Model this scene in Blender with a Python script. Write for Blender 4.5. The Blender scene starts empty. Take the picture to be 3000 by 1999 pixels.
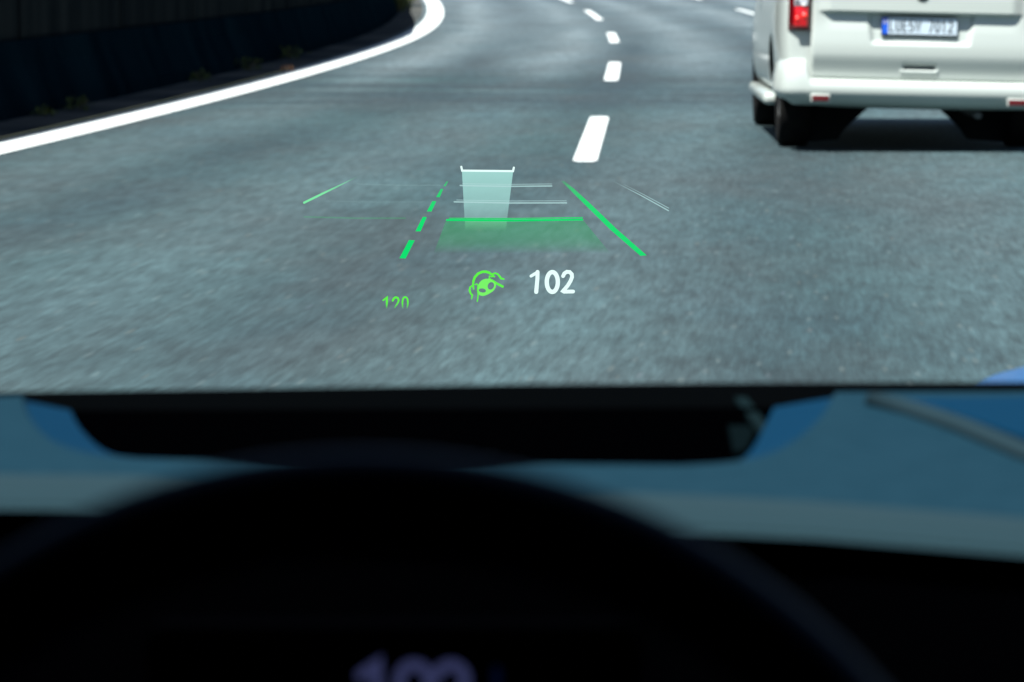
import bpy, bmesh, math, random
import numpy as np
from mathutils import Vector, Matrix, noise
random.seed(7)
S = bpy.context.scene
COL = S.collection
PI = math.pi

# ------------------------------------------------------------------ camera, sky, sun, exposure
F, CX, CY = 10500.0, 1500.0, 999.5
CAMZ = 1.28
PITCH = math.atan((CY + 110.0) / F)
cd = bpy.data.cameras.new("camera"); cam = bpy.data.objects.new("camera", cd); COL.objects.link(cam)
cam.location = (0, 0, CAMZ); cam.rotation_euler = (PI/2 - PITCH, 0, 0)
cd.sensor_width = 36; cd.lens = F/3000*36
cd.clip_start = 0.05; cd.clip_end = 2000
cd.dof.use_dof = True; cd.dof.focus_distance = 6.0; cd.dof.aperture_fstop = 12.2
S.camera = cam

EXPO = 1.0
SUN = Vector((-0.35, -0.48, 1.0)).normalized()
EL = math.asin(SUN.z)
w = bpy.data.worlds.new("World"); S.world = w; w.use_nodes = True
nt = w.node_tree
sky = nt.nodes.new("ShaderNodeTexSky"); sky.sky_type = 'NISHITA'; sky.sun_disc = False
sky.sun_elevation = EL; sky.sun_rotation = math.atan2(SUN.x, SUN.y)
nt.links.new(sky.outputs[0], nt.nodes["Background"].inputs[0])
nt.nodes["Background"].inputs[1].default_value = 0.05
sd = bpy.data.lights.new("sun", 'SUN'); sd.energy = 5.0; sd.angle = math.radians(0.5); sd.color = (1, .975, .93)
so = bpy.data.objects.new("sun", sd); COL.objects.link(so)
so.rotation_euler = (-SUN).to_track_quat('-Z', 'Y').to_euler()
vs = S.view_settings; vs.view_transform = 'Standard'; vs.look = 'None'; vs.exposure = EXPO; vs.gamma = 1
EM = 1/2**EXPO                                                       # displays are set for this exposure
S.cycles.max_bounces = 8; S.cycles.transparent_max_bounces = 16
S.cycles.caustics_reflective = False; S.cycles.caustics_refractive = False

# ------------------------------------------------------------------ helpers
cp, sp = math.cos(PITCH), math.sin(PITCH)
def P(px, py, D):                                                    # a photo pixel at a distance of D metres ahead
    a, b = (px-CX)/F, (CY-py)/F
    y = cp + b*sp; z = -sp + b*cp
    return Vector((a*D/y, D, CAMZ + z*D/y))
def PZ(px, py, z):                                                   # a photo pixel on the level z
    a, b = (px-CX)/F, (CY-py)/F
    y = cp + b*sp; zz = -sp + b*cp
    t = (z-CAMZ)/zz
    return Vector((a*t, y*t, z))

def tag(o, label=None, cat=None, group=None, kind=None):
    if label: o['label'] = label
    if cat: o['category'] = cat
    if group: o['group'] = group
    if kind: o['kind'] = kind
    return o
def empty(name, loc=(0,0,0), rot=(0,0,0)):
    o = bpy.data.objects.new(name, None); COL.objects.link(o); o.location = loc; o.rotation_euler = rot
    o.empty_display_size = .2
    return o
def link(name, me, m, parent=None, loc=None, smooth=True):
    o = bpy.data.objects.new(name, me); COL.objects.link(o)
    for x in (m if isinstance(m, (list, tuple)) else [m]): me.materials.append(x)
    if smooth:
        for p in me.polygons: p.use_smooth = True
    if parent: o.parent = parent
    if loc: o.location = loc
    return o
def mesh(name, verts, faces, m, parent=None, smooth=True, loc=None):
    me = bpy.data.meshes.new(name); me.from_pydata([tuple(v) for v in verts], [], faces); me.update()
    return link(name, me, m, parent, loc, smooth)
def frombm(name, bm, m, parent=None, smooth=True, loc=None):
    bmesh.ops.recalc_face_normals(bm, faces=bm.faces)
    me = bpy.data.meshes.new(name); bm.to_mesh(me); bm.free()
    return link(name, me, m, parent, loc, smooth)
def grid(name, fn, nu, nv, m, parent=None, closed_u=False, uv=None, smooth=True):
    vs_ = []; fs = []; uvs = []
    for j in range(nv+1):
        for i in range(nu + (0 if closed_u else 1)):
            vs_.append(fn(i/nu, j/nv))
            if uv: uvs.append(uv(i/nu, j/nv))
    n = nu if closed_u else nu+1
    for j in range(nv):
        for i in range(nu):
            a = j*n+i; b = j*n+(i+1) % n
            fs.append((a, b, b+n, a+n))
    o = mesh(name, vs_, fs, m, parent, smooth)
    if uv:
        l = o.data.uv_layers.new(name="UVMap")
        for lp in o.data.loops: l.data[lp.index].uv = uvs[lp.vertex_index]
    return o
def box_bm(bm, x0, x1, y0, y1, z0, z1, bevel=0):
    r = bmesh.ops.create_cube(bm, size=1)
    for v in r['verts']:
        v.co = Vector(((x0+x1)/2 + v.co.x*(x1-x0), (y0+y1)/2 + v.co.y*(y1-y0), (z0+z1)/2 + v.co.z*(z1-z0)))
    if bevel:
        es = list({e for v in r['verts'] for e in v.link_edges})
        bmesh.ops.bevel(bm, geom=es, offset=bevel, segments=3, affect='EDGES', profile=.5)
def box(name, x0, x1, y0, y1, z0, z1, m, parent=None, bevel=0):
    bm = bmesh.new(); box_bm(bm, x0, x1, y0, y1, z0, z1, bevel)
    return frombm(name, bm, m, parent, smooth=bool(bevel))
def lathe_bm(bm, prof, n=48, axis='x', c=(0,0,0)):                    # prof: (radius, along)
    rings = []
    for r, a in prof:
        ring = []
        for i in range(n):
            t = 2*PI*i/n
            v = (a, r*math.cos(t), r*math.sin(t)) if axis == 'x' else ((r*math.cos(t), a, r*math.sin(t)) if axis == 'y' else (r*math.cos(t), r*math.sin(t), a))
            ring.append(bm.verts.new(Vector(v)+Vector(c)))
        rings.append(ring)
    for a, b in zip(rings, rings[1:]):
        for i in range(n):
            bm.faces.new((a[i], a[(i+1) % n], b[(i+1) % n], b[i]))
    return rings
def tube_bm(bm, pts, r, n=10):
    pts = [Vector(p) for p in pts]; rings = []
    for i, p in enumerate(pts):
        d = (pts[min(i+1, len(pts)-1)] - pts[max(i-1, 0)]).normalized()
        u = d.cross(Vector((0,0,1)))
        if u.length < 1e-3: u = Vector((1,0,0))
        u.normalize(); v = d.cross(u)
        rings.append([bm.verts.new(p + (u*math.cos(2*PI*k/n) + v*math.sin(2*PI*k/n))*r) for k in range(n)])
    for a, b in zip(rings, rings[1:]):
        for k in range(n): bm.faces.new((a[k], a[(k+1)%n], b[(k+1)%n], b[k]))
    bm.faces.new(rings[0]); bm.faces.new(rings[-1])
def poly_solid(name, outline, z0, z1, m, parent=None, bevel=.0, holes=()):   # outline in (x, y), flat solid with optional holes
    cu = bpy.data.curves.new(name, 'CURVE'); cu.dimensions = '2D'; cu.fill_mode = 'BOTH'
    for pts in [outline, *holes]:
        s = cu.splines.new('POLY'); s.points.add(len(pts)-1); s.use_cyclic_u = True
        for q, p in zip(s.points, pts): q.co = (p[0], p[1], 0, 1)
    cu.extrude = (z1-z0)/2 - bevel; cu.bevel_depth = bevel; cu.bevel_resolution = 3; cu.offset = -bevel
    t = bpy.data.objects.new("t", cu); COL.objects.link(t)
    dg = bpy.context.evaluated_depsgraph_get()
    me = bpy.data.meshes.new_from_object(t.evaluated_get(dg)); bpy.data.objects.remove(t)
    me.transform(Matrix.Translation((0, 0, (z0+z1)/2)))
    me.materials.clear(); me.name = name
    return link(name, me, m, parent, smooth=False)
def smoothloop(pts, n=2):                                            # chaikin corner cutting of a closed loop
    for _ in range(n):
        q = []
        for i in range(len(pts)):
            a, b = Vector(pts[i]), Vector(pts[(i+1) % len(pts)])
            q += [a*.75+b*.25, a*.25+b*.75]
        pts = q
    return pts

# ------------------------------------------------------------------ materials
def mat(name, color, rough=.6, metal=0, coat=0, spec=.5, emit=None, es=1):
    m = bpy.data.materials.new(name); m.use_nodes = True
    b = m.node_tree.nodes["Principled BSDF"]
    b.inputs["Base Color"].default_value = (*color, 1); b.inputs["Roughness"].default_value = rough
    b.inputs["Metallic"].default_value = metal; b.inputs["Coat Weight"].default_value = coat
    b.inputs["Coat Roughness"].default_value = .05; b.inputs["Specular IOR Level"].default_value = spec
    if emit:
        b.inputs["Emission Color"].default_value = (*emit, 1); b.inputs["Emission Strength"].default_value = es
    return m
class N:                                                             # small node-writing helper
    def __init__(s, m): s.t = m.node_tree; s.b = s.t.nodes["Principled BSDF"]
    def add(s, kind, **k):
        n = s.t.nodes.new(kind)
        for a, v in k.items(): setattr(n, a, v)
        return n
    def l(s, a, b): s.t.links.new(a, b)
    def noise(s, vec, scale, detail=3, rough=.5, sc=(1,1,1)):
        mp = s.add("ShaderNodeMapping"); mp.inputs["Scale"].default_value = sc; s.l(vec, mp.inputs[0])
        n = s.add("ShaderNodeTexNoise"); n.inputs["Scale"].default_value = scale; n.inputs["Detail"].default_value = detail
        n.inputs["Roughness"].default_value = rough; s.l(mp.outputs[0], n.inputs["Vector"]); return n.outputs["Fac"]
    def ramp(s, fac, stops):
        r = s.add("ShaderNodeValToRGB"); s.l(fac, r.inputs[0])
        while len(r.color_ramp.elements) < len(stops): r.color_ramp.elements.new(.5)
        for e, (p, c) in zip(r.color_ramp.elements, stops):
            e.position = p; e.color = (*c, 1) if not isinstance(c, (int, float)) else (c, c, c, 1)
        return r.outputs[0]
    def mix(s, a, b, fac, mode='MIX'):
        x = s.add("ShaderNodeMix", data_type='RGBA', blend_type=mode)
        for sock, v in ((x.inputs["A"], a), (x.inputs["B"], b)): pass
        ins = [i for i in x.inputs if i.enabled]
        for i, v in zip(ins, (fac, a, b)):
            if hasattr(v, "links"): s.l(v, i)
            elif isinstance(v, (int, float)): i.default_value = v
            else: i.default_value = (*v, 1)
        return [o for o in x.outputs if o.enabled][0]
    def math(s, op, a, b=0.0, c=0.0):
        x = s.add("ShaderNodeMath", operation=op)
        for i, v in zip(x.inputs, (a, b, c)):
            if hasattr(v, "links"): s.l(v, i)
            else: i.default_value = v
        return x.outputs[0]

def asphalt():
    m = mat("asphalt", (.06,.07,.075), .78, spec=.45); n = N(m)
    uv = n.add("ShaderNodeUVMap").outputs[0]
    sep = n.add("ShaderNodeSeparateXYZ"); n.l(uv, sep.inputs[0]); u, v = sep.outputs[0], sep.outputs[1]
    big = n.noise(uv, .5, 4, .6, (1, .3, 1))
    col = n.ramp(big, [(.34, (.017,.036,.041)), (.5, (.026,.052,.057)), (.66, (.036,.071,.076))])
    # polished wheel tracks and the darker strip between them, lane by lane
    wob = n.math('MULTIPLY', n.math('SUBTRACT', n.noise(uv, .12, 2, .5, (1, .5, 1)), .5), .7)
    uu = n.math('ADD', u, wob)
    tr = n.math('COSINE', n.math('MULTIPLY', n.math('SUBTRACT', uu, .95), 2*PI/1.85))
    trf = n.math('MULTIPLY_ADD', tr, .5, .5)
    tamt = n.math('MULTIPLY', trf, n.ramp(n.noise(uv, .3, 3, .6, (1, .05, 1)), [(.3, .5), (.65, 1.0)]))
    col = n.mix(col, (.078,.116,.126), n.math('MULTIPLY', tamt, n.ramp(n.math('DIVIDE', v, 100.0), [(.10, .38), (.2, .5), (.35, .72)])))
    # resurfaced band with cross-wise scoring
    zone = n.ramp(n.math('DIVIDE', v, 100.0), [(.305, 0.0), (.33, 1.0), (.425, 1.0), (.455, 0.0)])
    st = n.noise(uv, 1.3, 4, .7, (.13, .5, 1))
    stf = n.math('MULTIPLY', zone, n.ramp(st, [(.45, 0.0), (.54, .9)]))
    col = n.mix(col, (.020,.036,.043), stf)
    patch = n.math('MULTIPLY', n.ramp(n.math('DIVIDE', v, 100.0), [(.31, 0.0), (.325, 1.0), (.452, 1.0), (.458, 0.0)]),
                   n.ramp(n.math('DIVIDE', u, 10.0), [(.27, 0.0), (.36, .4)]))
    col = n.mix(col, (.026,.046,.054), patch)
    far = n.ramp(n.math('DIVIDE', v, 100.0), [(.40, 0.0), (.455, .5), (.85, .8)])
    col = n.mix(col, (.110,.140,.156), far)  # far road paler: older surface, plus grazing sheen put into the colour
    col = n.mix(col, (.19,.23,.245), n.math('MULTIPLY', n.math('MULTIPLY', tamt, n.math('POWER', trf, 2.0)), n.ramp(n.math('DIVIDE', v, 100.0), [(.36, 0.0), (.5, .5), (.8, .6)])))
    oil = n.math('MULTIPLY', n.math('POWER', n.math('SUBTRACT', 1.0, trf), 3.0), n.ramp(n.noise(uv, .5, 2, .5, (.6, .12, 1)), [(.40, 0.0), (.58, .95)]))
    col = n.mix(col, (.022,.036,.044), n.math('MULTIPLY', oil, n.ramp(n.math('DIVIDE', v, 100.0), [(.2, .4), (.3, 1.0), (.55, .8), (.7, .3)])))
    # rust-brown and blue blotches
    col = n.mix(col, (.040,.046,.047), n.ramp(n.noise(uv, .9, 3, .6, (1, .3, 1)), [(.42, 0.0), (.66, .42)]))
    col = n.mix(col, (.026,.056,.068), n.ramp(n.noise(uv, .8, 3, .6, (1.1, .26, 1.7)), [(.52, 0.0), (.74, .45)]))
    # stone grain
    g = n.noise(uv, 40, 3, .6, (1, .075, 1))
    g2 = n.noise(uv, 10, 2, .6, (1, .16, 1))
    gg = n.ramp(g, [(.28, .66), (.5, .98), (.74, 1.38)])
    g3 = n.ramp(g2, [(.3, .78), (.7, 1.24)])
    col = n.mix(col, gg, 1.0, 'MULTIPLY'); col = n.mix(col, g3, 1.0, 'MULTIPLY')
    vor = n.add("ShaderNodeTexVoronoi"); mp = n.add("ShaderNodeMapping"); mp.inputs["Scale"].default_value = (30, 3.6, 1)
    n.l(uv, mp.inputs[0]); n.l(mp.outputs[0], vor.inputs["Vector"]); vor.inputs["Scale"].default_value = 1
    sc = n.add("ShaderNodeSeparateColor"); n.l(vor.outputs["Color"], sc.inputs[0])
    pick = n.math('MULTIPLY', n.math('GREATER_THAN', sc.outputs[0], .9), n.ramp(vor.outputs["Distance"], [(.15, 1.0), (.45, 0.0)]))
    stone = n.ramp(sc.outputs[1], [(0, (.20,.24,.24)), (.6, (.20,.22,.20)), (.85, (.24,.20,.14)), (1, (.13,.15,.2))])
    col = n.mix(col, stone, n.math('MULTIPLY', pick, .15))
    n.l(col, n.b.inputs["Base Color"])
    bp = n.add("ShaderNodeBump"); bp.inputs["Strength"].default_value = .5; bp.inputs["Distance"].default_value = .01
    n.l(g, bp.inputs["Height"]); n.l(bp.outputs[0], n.b.inputs["Normal"])
    return m
def paint_line():
    m = mat("road_paint", (.80,.82,.80), .55); n = N(m)
    co = n.add("ShaderNodeTexCoord").outputs["Object"]
    n.l(n.ramp(n.noise(co, 9, 4, .7), [(.25, (.66,.68,.66)), (.5, (.82,.84,.82))]), n.b.inputs["Base Color"]); return m
def noisy(name, c1, c2, scale, rough=.8, sc=(1,1,1), detail=4, bump=0, spec=.3):
    m = mat(name, c1, rough, spec=spec); n = N(m); co = n.add("ShaderNodeTexCoord").outputs["Object"]
    f = n.noise(co, scale, detail, .6, sc); n.l(n.ramp(f, [(.33, c1), (.68, c2)]), n.b.inputs["Base Color"])
    if bump:
        bp = n.add("ShaderNodeBump"); bp.inputs["Strength"].default_value = bump; bp.inputs["Distance"].default_value = .02
        n.l(f, bp.inputs["Height"]); n.l(bp.outputs[0], n.b.inputs["Normal"])
    return m
M = dict(
    asphalt=asphalt(), line=paint_line(),
    verge=noisy("verge_concrete", (.025,.034,.040), (.115,.11,.10), .6, spec=.0),
    ground=noisy("ground_soil", (.05,.06,.03), (.09,.09,.05), .3),
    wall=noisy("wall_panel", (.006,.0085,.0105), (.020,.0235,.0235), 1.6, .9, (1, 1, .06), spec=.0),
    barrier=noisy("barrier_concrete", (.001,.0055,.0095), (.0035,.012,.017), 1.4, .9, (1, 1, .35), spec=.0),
    leaf=noisy("leaf", (.03,.05,.015), (.10,.12,.02), 20), stem=mat("stem", (.08,.06,.03)),
    dry=mat("dry_leaf", (.22,.10,.045), .8),
    paint=mat("silver_white_paint", (.488,.517,.482), .4, 0, .7),
    seam=mat("dark_seam", (.03,.045,.05), .6), black=mat("black_plastic", (.012,.014,.015), .65),
    tyre=noisy("tyre_rubber", (.005,.005,.006), (.012,.011,.010), 12, .9, spec=.1), alloy=mat("wheel_steel", (.10,.105,.11), .5, .6),
    under=mat("under_body_black", (.006,.007,.008), .9, spec=.2),
    bulb=mat('bulb_white', (.85,.83,.80), .15, 0, 1), brightred=mat('bright_red_lens', (.85,.03,.02), .3, 0, .6, emit=(1,.04,.02), es=.12), redlens=mat("red_lens", (.55,.002,.006), .12, 0, 1, emit=(1,.01,.02), es=.05), darkred=mat("dark_red_lens", (.10,.003,.005), .2, 0, .6),
    clearlens=mat("clear_lens", (.75,.75,.78), .1, .2, 1), glassdark=mat("tinted_glass", (.01,.013,.015), .03, 0, 1, .8),
    plate=mat("plate_white", (.58,.66,.74), .4), plateblue=mat("plate_blue", (.01,.10,.62), .4), ink=mat("plate_ink", (.01,.01,.012), .5),
    dash=noisy("dashboard_vinyl", (.0065,.026,.041), (.0085,.031,.048), 60, .8, bump=.05, spec=.03),
    bevel=mat("sky_reflection_blue", (.0003,.022,.052), .7, spec=.05), blackmatte=mat("matt_black", (.0003,.00035,.0006), 1, spec=.0),  # the bezel's blue is sky reflection put into the base colour
    leather=mat("wheel_leather", (.0001,.010,.045), .6, spec=.16),
    bonnet=mat("blue_paint", (.018,.085,.22), .5, 0, .1), liner=mat("dark_lining", (.002,.002,.002), 1, spec=.0),
    cowl=mat("cowl_black", (.0012,.0018,.0024), .9, spec=.02), greystrip=mat("recess_reflection", (.0020,.0045,.0055), .9, spec=.0),  # the recess grey is a painted reflection
)

M['leather'].node_tree.nodes['Principled BSDF'].inputs['Specular Tint'].default_value = (.0, .30, 1.0, 1)
# ------------------------------------------------------------------ road geometry
pts = [(24.6,-3.51),(29.5,-3.25),(37,-2.77),(43.9,-2.32),(53.8,-1.90),(67.8,-1.69),(84.8,-1.84),(97,-2.15)]
pL = np.polyfit([p[0] for p in pts], [p[1] for p in pts], 3)
dL = np.polyder(pL)
def XL(D):                                                           # middle of the left edge line
    if D < 25: return float(np.polyval(pL, 25) + np.polyval(dL, 25)*(D-25))
    if D > 97: return float(np.polyval(pL, 97) + np.polyval(dL, 97)*(D-97) - .0006*(D-97)**2)
    return float(np.polyval(pL, D))
pd = [(23.2,.48),(29.6,.71),(40,1.11),(47,1.34),(58,1.66),(68,1.84),(78,1.84),(88,1.75),(95,1.55)]
pDq = np.polyfit([p[0] for p in pd], [p[1] for p in pd], 3); dD = np.polyder(pDq)
def XD(D):                                                           # the dashed line between the lanes
    if D < 23: return float(np.polyval(pDq, 23) + np.polyval(dD, 23)*(D-23))
    if D > 95: return XL(D) + float(np.polyval(pDq, 95)) - XL(95)
    return float(np.polyval(pDq, D))
def ZR(D):
    if D < 58: return 0.0
    if D < 140: return .00017*(D-58)**2
    return .00017*82**2 + 2*.00017*82*(D-140)
Ds = [-30, -15, -5] + [float(x) for x in np.arange(2, 60, 1.5)] + [float(x) for x in np.arange(60, 235, 2.5)]
def strip(name, f0, f1, m, dz=0, ds=Ds, nx=1, kind='structure'):
    vs_, fs, uvs = [], [], []
    for D in ds:
        for i in range(nx+1):
            x = f0(D) + (f1(D)-f0(D))*i/nx
            vs_.append((x, D, ZR(D)+dz)); uvs.append((x-XL(D), D))
    for j in range(len(ds)-1):
        for i in range(nx):
            a = j*(nx+1)+i; fs.append((a, a+1, a+nx+2, a+nx+1))
    o = mesh(name, vs_, fs, m)
    l = o.data.uv_layers.new(name="UVMap")
    for lp in o.data.loops: l.data[lp.index].uv = uvs[lp.vertex_index]
    return tag(o, kind=kind)
g = mesh("ground", [(-900,-900,-.35),(900,-900,-.35),(900,1200,-.35),(-900,1200,-.35)], [(0,1,2,3)], M['ground']); tag(g, kind='structure')
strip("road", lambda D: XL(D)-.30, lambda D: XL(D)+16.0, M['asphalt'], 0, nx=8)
strip("verge", lambda D: XL(D)-1.6, lambda D: XL(D)-.30, M['verge'], .004, nx=2)
strip("bank", lambda D: XL(D)+16.0, lambda D: XL(D)+60, M['ground'], -.02, nx=2)
strip("left_edge_line", lambda D: XL(D)-.19, lambda D: XL(D)+.19, M['line'], .005)
strip("right_edge_line", lambda D: XL(D)+11.6, lambda D: XL(D)+11.85, M['line'], .005)
def dashes(fx, spans, w, group, where):
    for k, (a, b) in enumerate(spans):
        ds = list(np.linspace(a, b, 6)); vs_ = []; fs = []
        for D in ds: vs_ += [(fx(D)-w/2, D, ZR(D)+.005), (fx(D)+w/2, D, ZR(D)+.005)]
        for j in range(5): fs.append((2*j, 2*j+1, 2*j+3, 2*j+2))
        # rounded ends
        for end, D, s in ((0, a, -1), (10, b, 1)):
            i0 = len(vs_)
            for t in (-.3, .3): vs_.append((fx(D)+t*w, D+s*.12, ZR(D)+.005))
            fs.append((end, end+1, i0+1, i0) if s > 0 else (i0, i0+1, end+1, end))
        o = mesh("lane_dash", vs_, fs, M['line']); tag(o, kind='structure', group=group, label=where[min(k, len(where)-1)])
dashes(XD, [(5.2,10.0),(23.2,29.7),(39.1,46.0),(57.6,65.0),(76.5,86),(94.5,103),(113,120),(131,138)], .155, "white dashes of the lane line",
       ["white lane dash hidden under the car's nose", "nearest large white lane dash above the green graphics", "second white lane dash, cut by the dark road band", "third white lane dash up the road",
        "fourth white lane dash where the line starts to bend left", "white lane dash at the top edge of the picture", "far white lane dash beyond the picture"])
dashes(lambda D: XD(D)+3.72, [(24,30),(40,46),(58,64),(80,87.5),(98,106),(116,122)], .15, "white dashes of the right lane line",
       ["white dash under the van", "white dash hidden by the van", "white dash hidden by the van's body", "short white lane dash just left of the van's flank", "pale white dash at the top edge left of the van", "white dash far off to the right"])

# ------------------------------------------------------------------ wall, plants by the wall
def HW(D): return 3.0 if D < 62 else max(1.3, 3.0-.08*(D-62))
WD = [float(x) for x in np.arange(-6, 200, 2.0)]
def loft(name, prof, m, parent):                                     # prof(D): list of (offset from the line, height)
    vs_, fs = [], []; n = len(prof(10))
    for D in WD:
        for o_, h in prof(D): vs_.append((XL(D)+o_, D, ZR(D)+h))
    for j in range(len(WD)-1):
        for i in range(n):
            a = j*n+i; b = j*n+(i+1) % n; fs.append((a, b, b+n, a+n))
    fs.append(tuple(range(n))); fs.append(tuple(range((len(WD)-1)*n, len(WD)*n)))
    return mesh(name, vs_, fs, m, parent, smooth=False)
wall = empty("retaining_wall", (XL(30)-1.2, 30, 0)); tag(wall, "long dark wall with streaked panels above a concrete foot, left of the road", "wall")
def child(o, par):
    o.parent = par; o.matrix_parent_inverse = Matrix.Translation(par.location).inverted() if par.rotation_euler[:] == (0,0,0) else par.matrix_basis.inverted(); return o
def wallpart(name, prof, m):
    o = loft(name, prof, m, None); return child(o, wall)
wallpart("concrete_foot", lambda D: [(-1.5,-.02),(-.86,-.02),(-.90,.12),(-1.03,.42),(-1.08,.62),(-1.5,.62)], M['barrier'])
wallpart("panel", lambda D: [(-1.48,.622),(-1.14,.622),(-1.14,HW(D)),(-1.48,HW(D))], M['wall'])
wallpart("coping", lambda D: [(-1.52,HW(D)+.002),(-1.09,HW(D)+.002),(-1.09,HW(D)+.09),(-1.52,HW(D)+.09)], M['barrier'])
bm = bmesh.new()
for D in np.arange(6, 110, 5.0):
    x = XL(D)-1.13; box_bm(bm, x-.02, x+.003, D-.12, D+.12, ZR(D)+.63, ZR(D)+HW(D+1)-.05, .008)
rb = frombm("pilaster", bm, M['wall']); rb['kind'] = 'stuff'; child(rb, wall)

def leaves_bm(n, R, H, size, seed, lean=0):
    rnd = random.Random(seed); bm = bmesh.new()
    for k in range(n):
        t = rnd.random(); a = rnd.uniform(0, 2*PI); r = R*math.sqrt(rnd.random())*(.35+.8*math.sin(PI*min(1, t*.9+.1)))
        c = Vector((r*math.cos(a), r*math.sin(a), H*t))
        c += Vector((noise.noise(c*9)*R*.4, 0, 0))
        s = size*rnd.uniform(.6, 1.3); q = Matrix.Rotation(rnd.uniform(0, 2*PI), 3, 'Z') @ Matrix.Rotation(rnd.uniform(.2, 1.4), 3, 'X')
        vs_ = [bm.verts.new(c + q @ Vector(p)*s) for p in ((0,-.15,0),(.32,.35,.05),(0,1,0),(-.32,.35,.05))]
        bm.faces.new(vs_)
    return bm
def plant(name, D, off, n, R, H, size, seed, label, cat, group=None):
    x = XL(D)+off; e = empty(name, (x, D, ZR(D)+.004)); tag(e, label, cat, group)
    frombm("foliage", leaves_bm(n, R, H, size, seed), M['leaf'], e, smooth=False)
    bm = bmesh.new(); rnd = random.Random(seed+1)
    for k in range(5):
        a = rnd.uniform(0, 2*PI); tube_bm(bm, [(0,0,0), (R*.3*math.cos(a), R*.3*math.sin(a), H*.5), (R*.6*math.cos(a), R*.6*math.sin(a), H*.85)], .004 if H < .4 else .012, 5)
    frombm("stem", bm, M['stem'], e)
plant("weed", 31.0, -.66, 60, .16, .10, .05, 1, "low weed with yellow-green tips at the wall foot, nearest plant on the left", "weed", "weeds along the wall foot")
plant("weed", 30.0, -.74, 40, .12, .07, .05, 12, "dark low weed just left of the nearest yellow-green weed", "weed", "weeds along the wall foot")
plant("weed", 38.6, -.72, 50, .12, .12, .05, 2, "small dark weed at the wall foot above the wide stretch of white line", "weed", "weeds along the wall foot")
plant("weed", 42.8, -.74, 70, .22, .13, .05, 3, "brownish weed tuft at the wall foot between two smaller tufts", "weed", "weeds along the wall foot")
plant("weed", 47.5, -.76, 70, .22, .16, .05, 4, "weed tuft at the wall foot nearest the small orange leaf", "weed", "weeds along the wall foot")
plant("shrub", 84.0, -.86, 420, .30, .75, .08, 5, "leafy yellow-green shrub at the wall foot where the road bends", "shrub", "shrubs beside the far wall")
plant("shrub", 90.0, -.80, 420, .36, .95, .09, 6, "taller green shrub behind the first one at the far bend", "shrub", "shrubs beside the far wall")
lf = leaves_bm(6, .10, .03, .08, 9); o = frombm("fallen_leaves", lf, M['dry'], None, False, PZ(838, 212, .01)); o.data.materials[0] = M['dry']
tag(o, "small orange-brown fallen leaves at the edge of the white line", "leaves")

# ------------------------------------------------------------------ strokes (writing and drawn graphics)
def ribbon(pts2, width, closed=False, caps=True):
    """a stroke of even width through 2-D points: returns verts, faces (no overlapping faces)"""
    p = [Vector(q) for q in pts2]; n = len(p); V, Fc = [], []
    for i in range(n):
        a = p[(i-1) % n] if closed or i else p[i]; b = p[(i+1) % n] if closed or i < n-1 else p[i]
        d1 = (p[i]-a).normalized() if (p[i]-a).length > 1e-9 else (b-p[i]).normalized()
        d2 = (b-p[i]).normalized() if (b-p[i]).length > 1e-9 else d1
        t = d1+d2; t = t.normalized() if t.length > 1e-6 else d1
        nn = Vector((-t.y, t.x)); c = max(.5, nn.dot(Vector((-d1.y, d1.x))))
        wd = width[i] if isinstance(width, (list, tuple)) else width
        V += [p[i]+nn*wd/2/c, p[i]-nn*wd/2/c]
    for i in range(n if closed else n-1):
        j = (i+1) % n; Fc.append((2*i, 2*i+1, 2*j+1, 2*j))
    if caps and not closed:
        for i, k in ((0, 1), (n-1, -1)):
            d = (p[0]-p[1]) if i == 0 else (p[-1]-p[-2]); d.normalize()
            nn = Vector((-d.y, d.x)); wd = (width[i] if isinstance(width, (list, tuple)) else width)/2
            s = len(V); arc = []
            for a in range(1, 6):
                th = PI*a/6; arc.append(len(V)); V.append(p[i] + nn*math.cos(th)*wd + d*math.sin(th)*wd)
            ends = (2*i, 2*i+1)
            Fc.append((ends[0], *arc, ends[1]) if (V[ends[0]]-p[i]).dot(nn) > 0 else (ends[1], *arc, ends[0]))
    return V, Fc
def arc(cx, cy, rx, ry, a0, a1, n=16):
    return [(cx+rx*math.cos(math.radians(a0+(a1-a0)*i/n)), cy+ry*math.sin(math.radians(a0+(a1-a0)*i/n))) for i in range(n+1)]
# strokes in a unit box: x 0..0.6, y 0 (foot)..1 (top)
GL = {
 '1': [([(.05,.80),(.30,.97),(.30,.0)], 0)],
 '0': [(arc(.30,.70,.24,.27,0,180,10)+arc(.30,.30,.24,.27,180,360,10), 1)],
 '2': [(arc(.29,.72,.23,.25,165,-25,12)+[(.05,.03),(.55,.03)], 0)],
 '5': [([(.52,.97),(.12,.97),(.08,.56)]+arc(.27,.32,.25,.29,115,-140,12), 0)],
 '6': [([(.45,.97),(.12,.45)], 0), (arc(.30,.29,.23,.27,0,360,16)[:-1], 1)],
 '7': [([(.05,.97),(.55,.97),(.22,.0)], 0)],
 'W': [([(.0,1),(.14,0),(.3,.8),(.46,0),(.6,1)], 0)],
 'L': [([(.08,1),(.08,.03),(.5,.03)], 0)],
 'E': [([(.5,.97),(.08,.97),(.08,.03),(.5,.03)], 0), ([(.08,.5),(.42,.5)], 0)],
 'U': [([(.06,1),(.06,.3)]+arc(.3,.27,.24,.25,180,360,8)+[(.54,1)], 0)],
}
def writing(text, x0, h, adv, wd, to3, xs=1.0):
    V3, F3 = [], []; x = x0
    for ch in text:
        if ch != ' ':
            for k, (st, cl) in enumerate(GL[ch]):
                V, Fc = ribbon([(x+a*h*xs, b*h) for a, b in st], wd, bool(cl))
                s = len(V3); V3 += [to3(v.x, v.y, k) for v in V]; F3 += [tuple(s+i for i in f) for f in Fc]
        x += adv*h
    return V3, F3

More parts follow.
